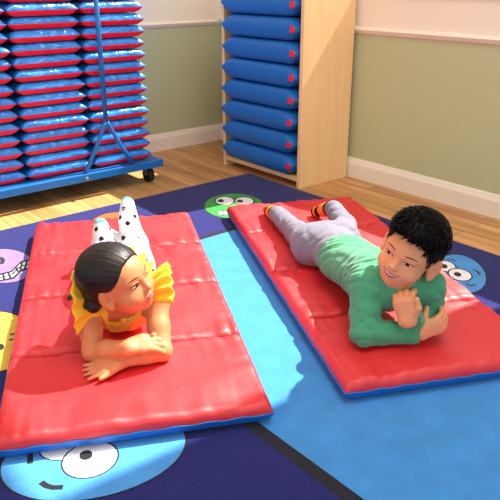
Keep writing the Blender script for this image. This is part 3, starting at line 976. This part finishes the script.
# ------------------------------------------------------------ the boy in green
b_root = thing('person', (1.33, 1.2, MZ), 0, 'boy lying on his front in a green long-sleeved shirt, chin on his fist', 'person', 'children lying on mats')
J = dict(elR=at(364, 333, .088), elL=at(430, 316, .100), wrR=at(419, 333, .086), wrL=at(407, 321, .135),
         shR=at(367, 284, .180), shL=at(427, 287, .180))
sm = (J['shR'] + J['shL']) / 2
J['neck'] = sm + np.array([0, 0, .022])
pel = at(326, 243, .118)
bdir = nz((pel - sm) * np.array([1, 1, 0])); side = np.array([bdir[1], -bdir[0], 0])
chest = sm + bdir * .08 + np.array([0, 0, -.024])
waist = sm * .36 + pel * .64 + np.array([0, 0, -.012])
hipR, hipL = pel - side * .045, pel + side * .045
knR, anR, toR = at(297, 233, .098), at(277, 214, .094), at(268, 210, .078)
knL, anL, toL = at(345, 226, .098), at(333, 208, .118), at(316, 212, .078)
bS = Sculpt((1.03, .72, .05), (1.72, 1.72, .42), .0021)
hb = Head(bS, at(411, 252, .275), view_vec(-.60, -.21, .77), view_vec(.31, .80, .5), .885, 1.02, (-.006, 1.12))
hb.gaze = (.0012, -.0004)
hb.M_eye, hb.M_iris, hb.M_hair, hb.M_skin, hb.M_mouth, hb.M_lip, hb.M_teeth = M_EYE, M_IRIS, M_HAIR, M_SKIN_B, M_MOUTH, M_LIP, M_TEETH
bS.cap(J['neck'] + bdir * .03, hb.L(0, -.020, -.045), .036, .034, .015)
bS.cap(J['shR'], J['shL'], .036, .036, .02)
bS.cap(sm, chest, .055, .068, .03, n=(0, 0, 1), fl=.85)
bS.cap(chest, waist, .068, .060, .03, n=(0, 0, 1), fl=.85)
bS.cap(waist, pel, .060, .062, .03, n=(0, 0, 1), fl=.85)
for sh, el, wr in (('shR', 'elR', 'wrR'), ('shL', 'elL', 'wrL')):
    bS.chain([J[sh], J[el]], [.027, .020], .012); bS.chain([J[el], J[wr]], [.020, .0155], .01)
for hp, kn, an, to in ((hipR, knR, anR, toR), (hipL, knL, anL, toL)):
    bS.chain([hp, kn, an], [.040, .026, .020], .015); bS.chain([an, to], [.018, .012], .01)
# right hand closes round the left forearm; left hand is a loose fist under the chin, index finger up
hand(bS, J['wrR'] + view_vec(.3, .1, .9) * .010, at(437, 324, .108) - J['wrR'], nz(view_vec(.25, -.35, .9)), view_vec(-.45, .85, .1),
     [(.35, .55, .45), (.40, .6, .5), (.45, .6, .5), (.45, .65, .5)], .08, .98, thumb=(view_vec(.05, .95, .2), view_vec(.25, .9, -.1)))
hand(bS, J['wrL'], view_vec(-.20, .95, .20), view_vec(-.45, -.15, .88), view_vec(.85, .15, .45),
     [(.45, 1.0, .6), (.55, 1.6, 1.0), (.62, 1.7, 1.0), (.72, 1.7, 1.0)], .22, 1.06,
     thumb=(view_vec(.30, .70, .65), view_vec(-.25, .90, .35)), fr_=.92)
hb.face(b_root, 'smile')
FLOOR(bS); bS.mesh('body', [M_SKIN_B], b_root)

hS = Sculpt(hb.c - .18, hb.c + .18, .0025)
hS.ell(hb.L(0, -.015, .040), hb.ax, np.array([.0745, .090, .079]) * hb.sc, .01)
hS.ell(hb.L(0, .020, .078), hb.ax, np.array([.060, .062, .040]) * hb.sc, .02)
hair_clip(hS, hb, [(-.12, -.060), (-.040, -.052), (-.034, -.030), (-.026, .004), (-.012, .026), (.006, .026), (.016, .006), (.026, .012), (.044, .038), (.060, .054), (.1, .060)], -.010)
hair_b = hS.mesh('hair', [M_HAIR], b_root, 0)
bm = bmesh.new(); rnd = random.Random(11)
for i in range(2600):
    dv = nz(np.array([rnd.gauss(0, 1), rnd.gauss(.1, 1), rnd.gauss(.55, 1)]))
    o0 = hb.L(*(dv * .16 + np.array([0, -.01, .04])))
    p = hS.hit(o0, -(hb.r * dv[0] + hb.f * dv[1] + hb.u * dv[2]), .16)
    q = ((p - hb.c) @ hb.ax.T) / hb.sc
    if abs(hS.sample(p)) > .002: continue
    nrm = hb.r * dv[0] + hb.f * dv[1] + hb.u * dv[2]
    comb = hb.f * (.9 if q[2] > .04 else .2) - hb.u * (.1 if q[2] > .05 else .9) + hb.r * rnd.uniform(-.2, .2)
    ln = (.016 if q[2] > .05 else .010) * rnd.uniform(.6, 1.2)
    d = nz(nrm * (.34 if q[2] > .05 else .10) + comb * .8)
    tube(bm, [p - nrm * .002, p + d * ln * .5, p + (d * ln + comb * .003)], [.0020, .0015, .0003], 4)
obj('hair_tufts', bm, M_HAIR, hair_b, True)

# green shirt
M_GRN = mat('green_jersey', srgb(72, 150, 112), 0.85, 0.15, (260, 0.25, 0.002), (20, .08), sheen=.25)
sS = Sculpt((1.0, .72, .04), (1.55, 1.35, .30), .0028)
sS.cap(J['shR'], J['shL'], .041, .041, .02)
sS.cap(sm, chest, .062, .080, .03, n=(0, 0, 1), fl=.85)
sS.cap(chest, waist, .080, .074, .03, n=(0, 0, 1), fl=.85)
sS.cap(waist, pel, .074, .074, .02, n=(0, 0, 1), fl=.85, clip=[(waist * .80 + pel * .20, bdir)])
for sh, el, wr, ce in (('shR', 'elR', 'wrR', .97), ('shL', 'elL', 'wrL', .80)):
    sS.chain([J[sh], J[sh] * .4 + J[el] * .6, J[el]], [.039, .033, .030], .015)
    cu = J[el] * (1 - ce) + J[wr] * ce
    sS.cap(J[el], cu, .030, .022, .010, clip=[(cu, J[wr] - J[el])])
sS.cap(J['neck'] + np.array([0, 0, .012]), hb.L(0, -.015, -.050), .039, .046, .006, sub=True)
fd = [(J['elR'] - J['shR'], 170), (bdir, 130), (side + .5 * bdir, 110)]
folds(sS, fd, .0080, 4)
FLOOR(sS); shirt = sS.mesh('shirt', [M_GRN], b_root)
bm = bmesh.new()
nc = J['neck'] + np.array([0, 0, .012]); na = nz(hb.L(0, -.015, -.050) - nc); e1 = nz(side - na * (side @ na)); e2 = np.cross(na, e1)
P = []
for a in np.linspace(0, 2 * math.pi, 33):
    dv = e1 * math.cos(a) + e2 * math.sin(a)
    best = nc + na * .016 + dv * .040
    P.append(best)
tube(bm, P, .0048, 8)
obj('collar', bm, M_GRN, shirt, True)

# grey trousers
M_GREY = mat('light_grey_twill', srgb(122, 119, 134), 0.85, 0.15, (300, 0.3, 0.002), (24, .10), sheen=.15)
pS = Sculpt((1.1, 1.0, .04), (1.75, 1.80, .26), .0028)
pS.cap(waist * .85 + pel * .15, pel, .070, .072, .02, n=(0, 0, 1), fl=.85)
pS.cap(hipR, hipL, .060, .060, .02)
for hp, kn, an in ((hipR, knR, anR), (hipL, knL, anL)):
    pS.chain([hp, kn], [.054, .034], .02)
    pS.cap(kn, an, .034, .029, .02, clip=[(an, an - kn)])
folds(pS, [(bdir, 140), (bdir + side, 100), (bdir - side * .7, 90)], .0065, 5)
FLOOR(pS); trs = pS.mesh('trousers', [M_GREY], b_root)
bm = bmesh.new()
pk = [at(329, 256, .3), at(334, 250, .3), at(339, 246, .3), at(344, 243, .3)]
cam_p = np.array([0, 0, CAM_H])
tube(bm, [pS.hit(p, p - cam_p, .6) - nz(p - cam_p) * .0005 for p in pk], .0030, 6)
obj('pocket', bm, mat('dark_grey_twill', srgb(84, 80, 92), .85), trs, True)

# dark socks with orange tops
M_SOCK = mat('black_knit', srgb(34, 30, 34), .9, .2); M_ORG = mat('orange_knit', srgb(240, 128, 52), .9, .2)
for an, to, kn in ((anR, toR, knR), (anL, toL, knL)):
    kS = Sculpt(np.minimum(an, to) - .07, np.maximum(an, to) + .07, .002)
    d = nz(to - an)
    kS.cap(an - nz(an - kn) * .012, an, .027, .026, .01, 0)
    kS.cap(an, to, .026, .018, .012, 0)
    kS.cap(to - d * .010, to + d * .004, .0200, .0165, .004, 1)
    kS.cap(an * .62 + to * .38, an * .5 + to * .5, .0255, .0245, .003, 1)
    FLOOR(kS); kS.mesh('sock', [M_SOCK, M_ORG], b_root)
rebase(b_root)
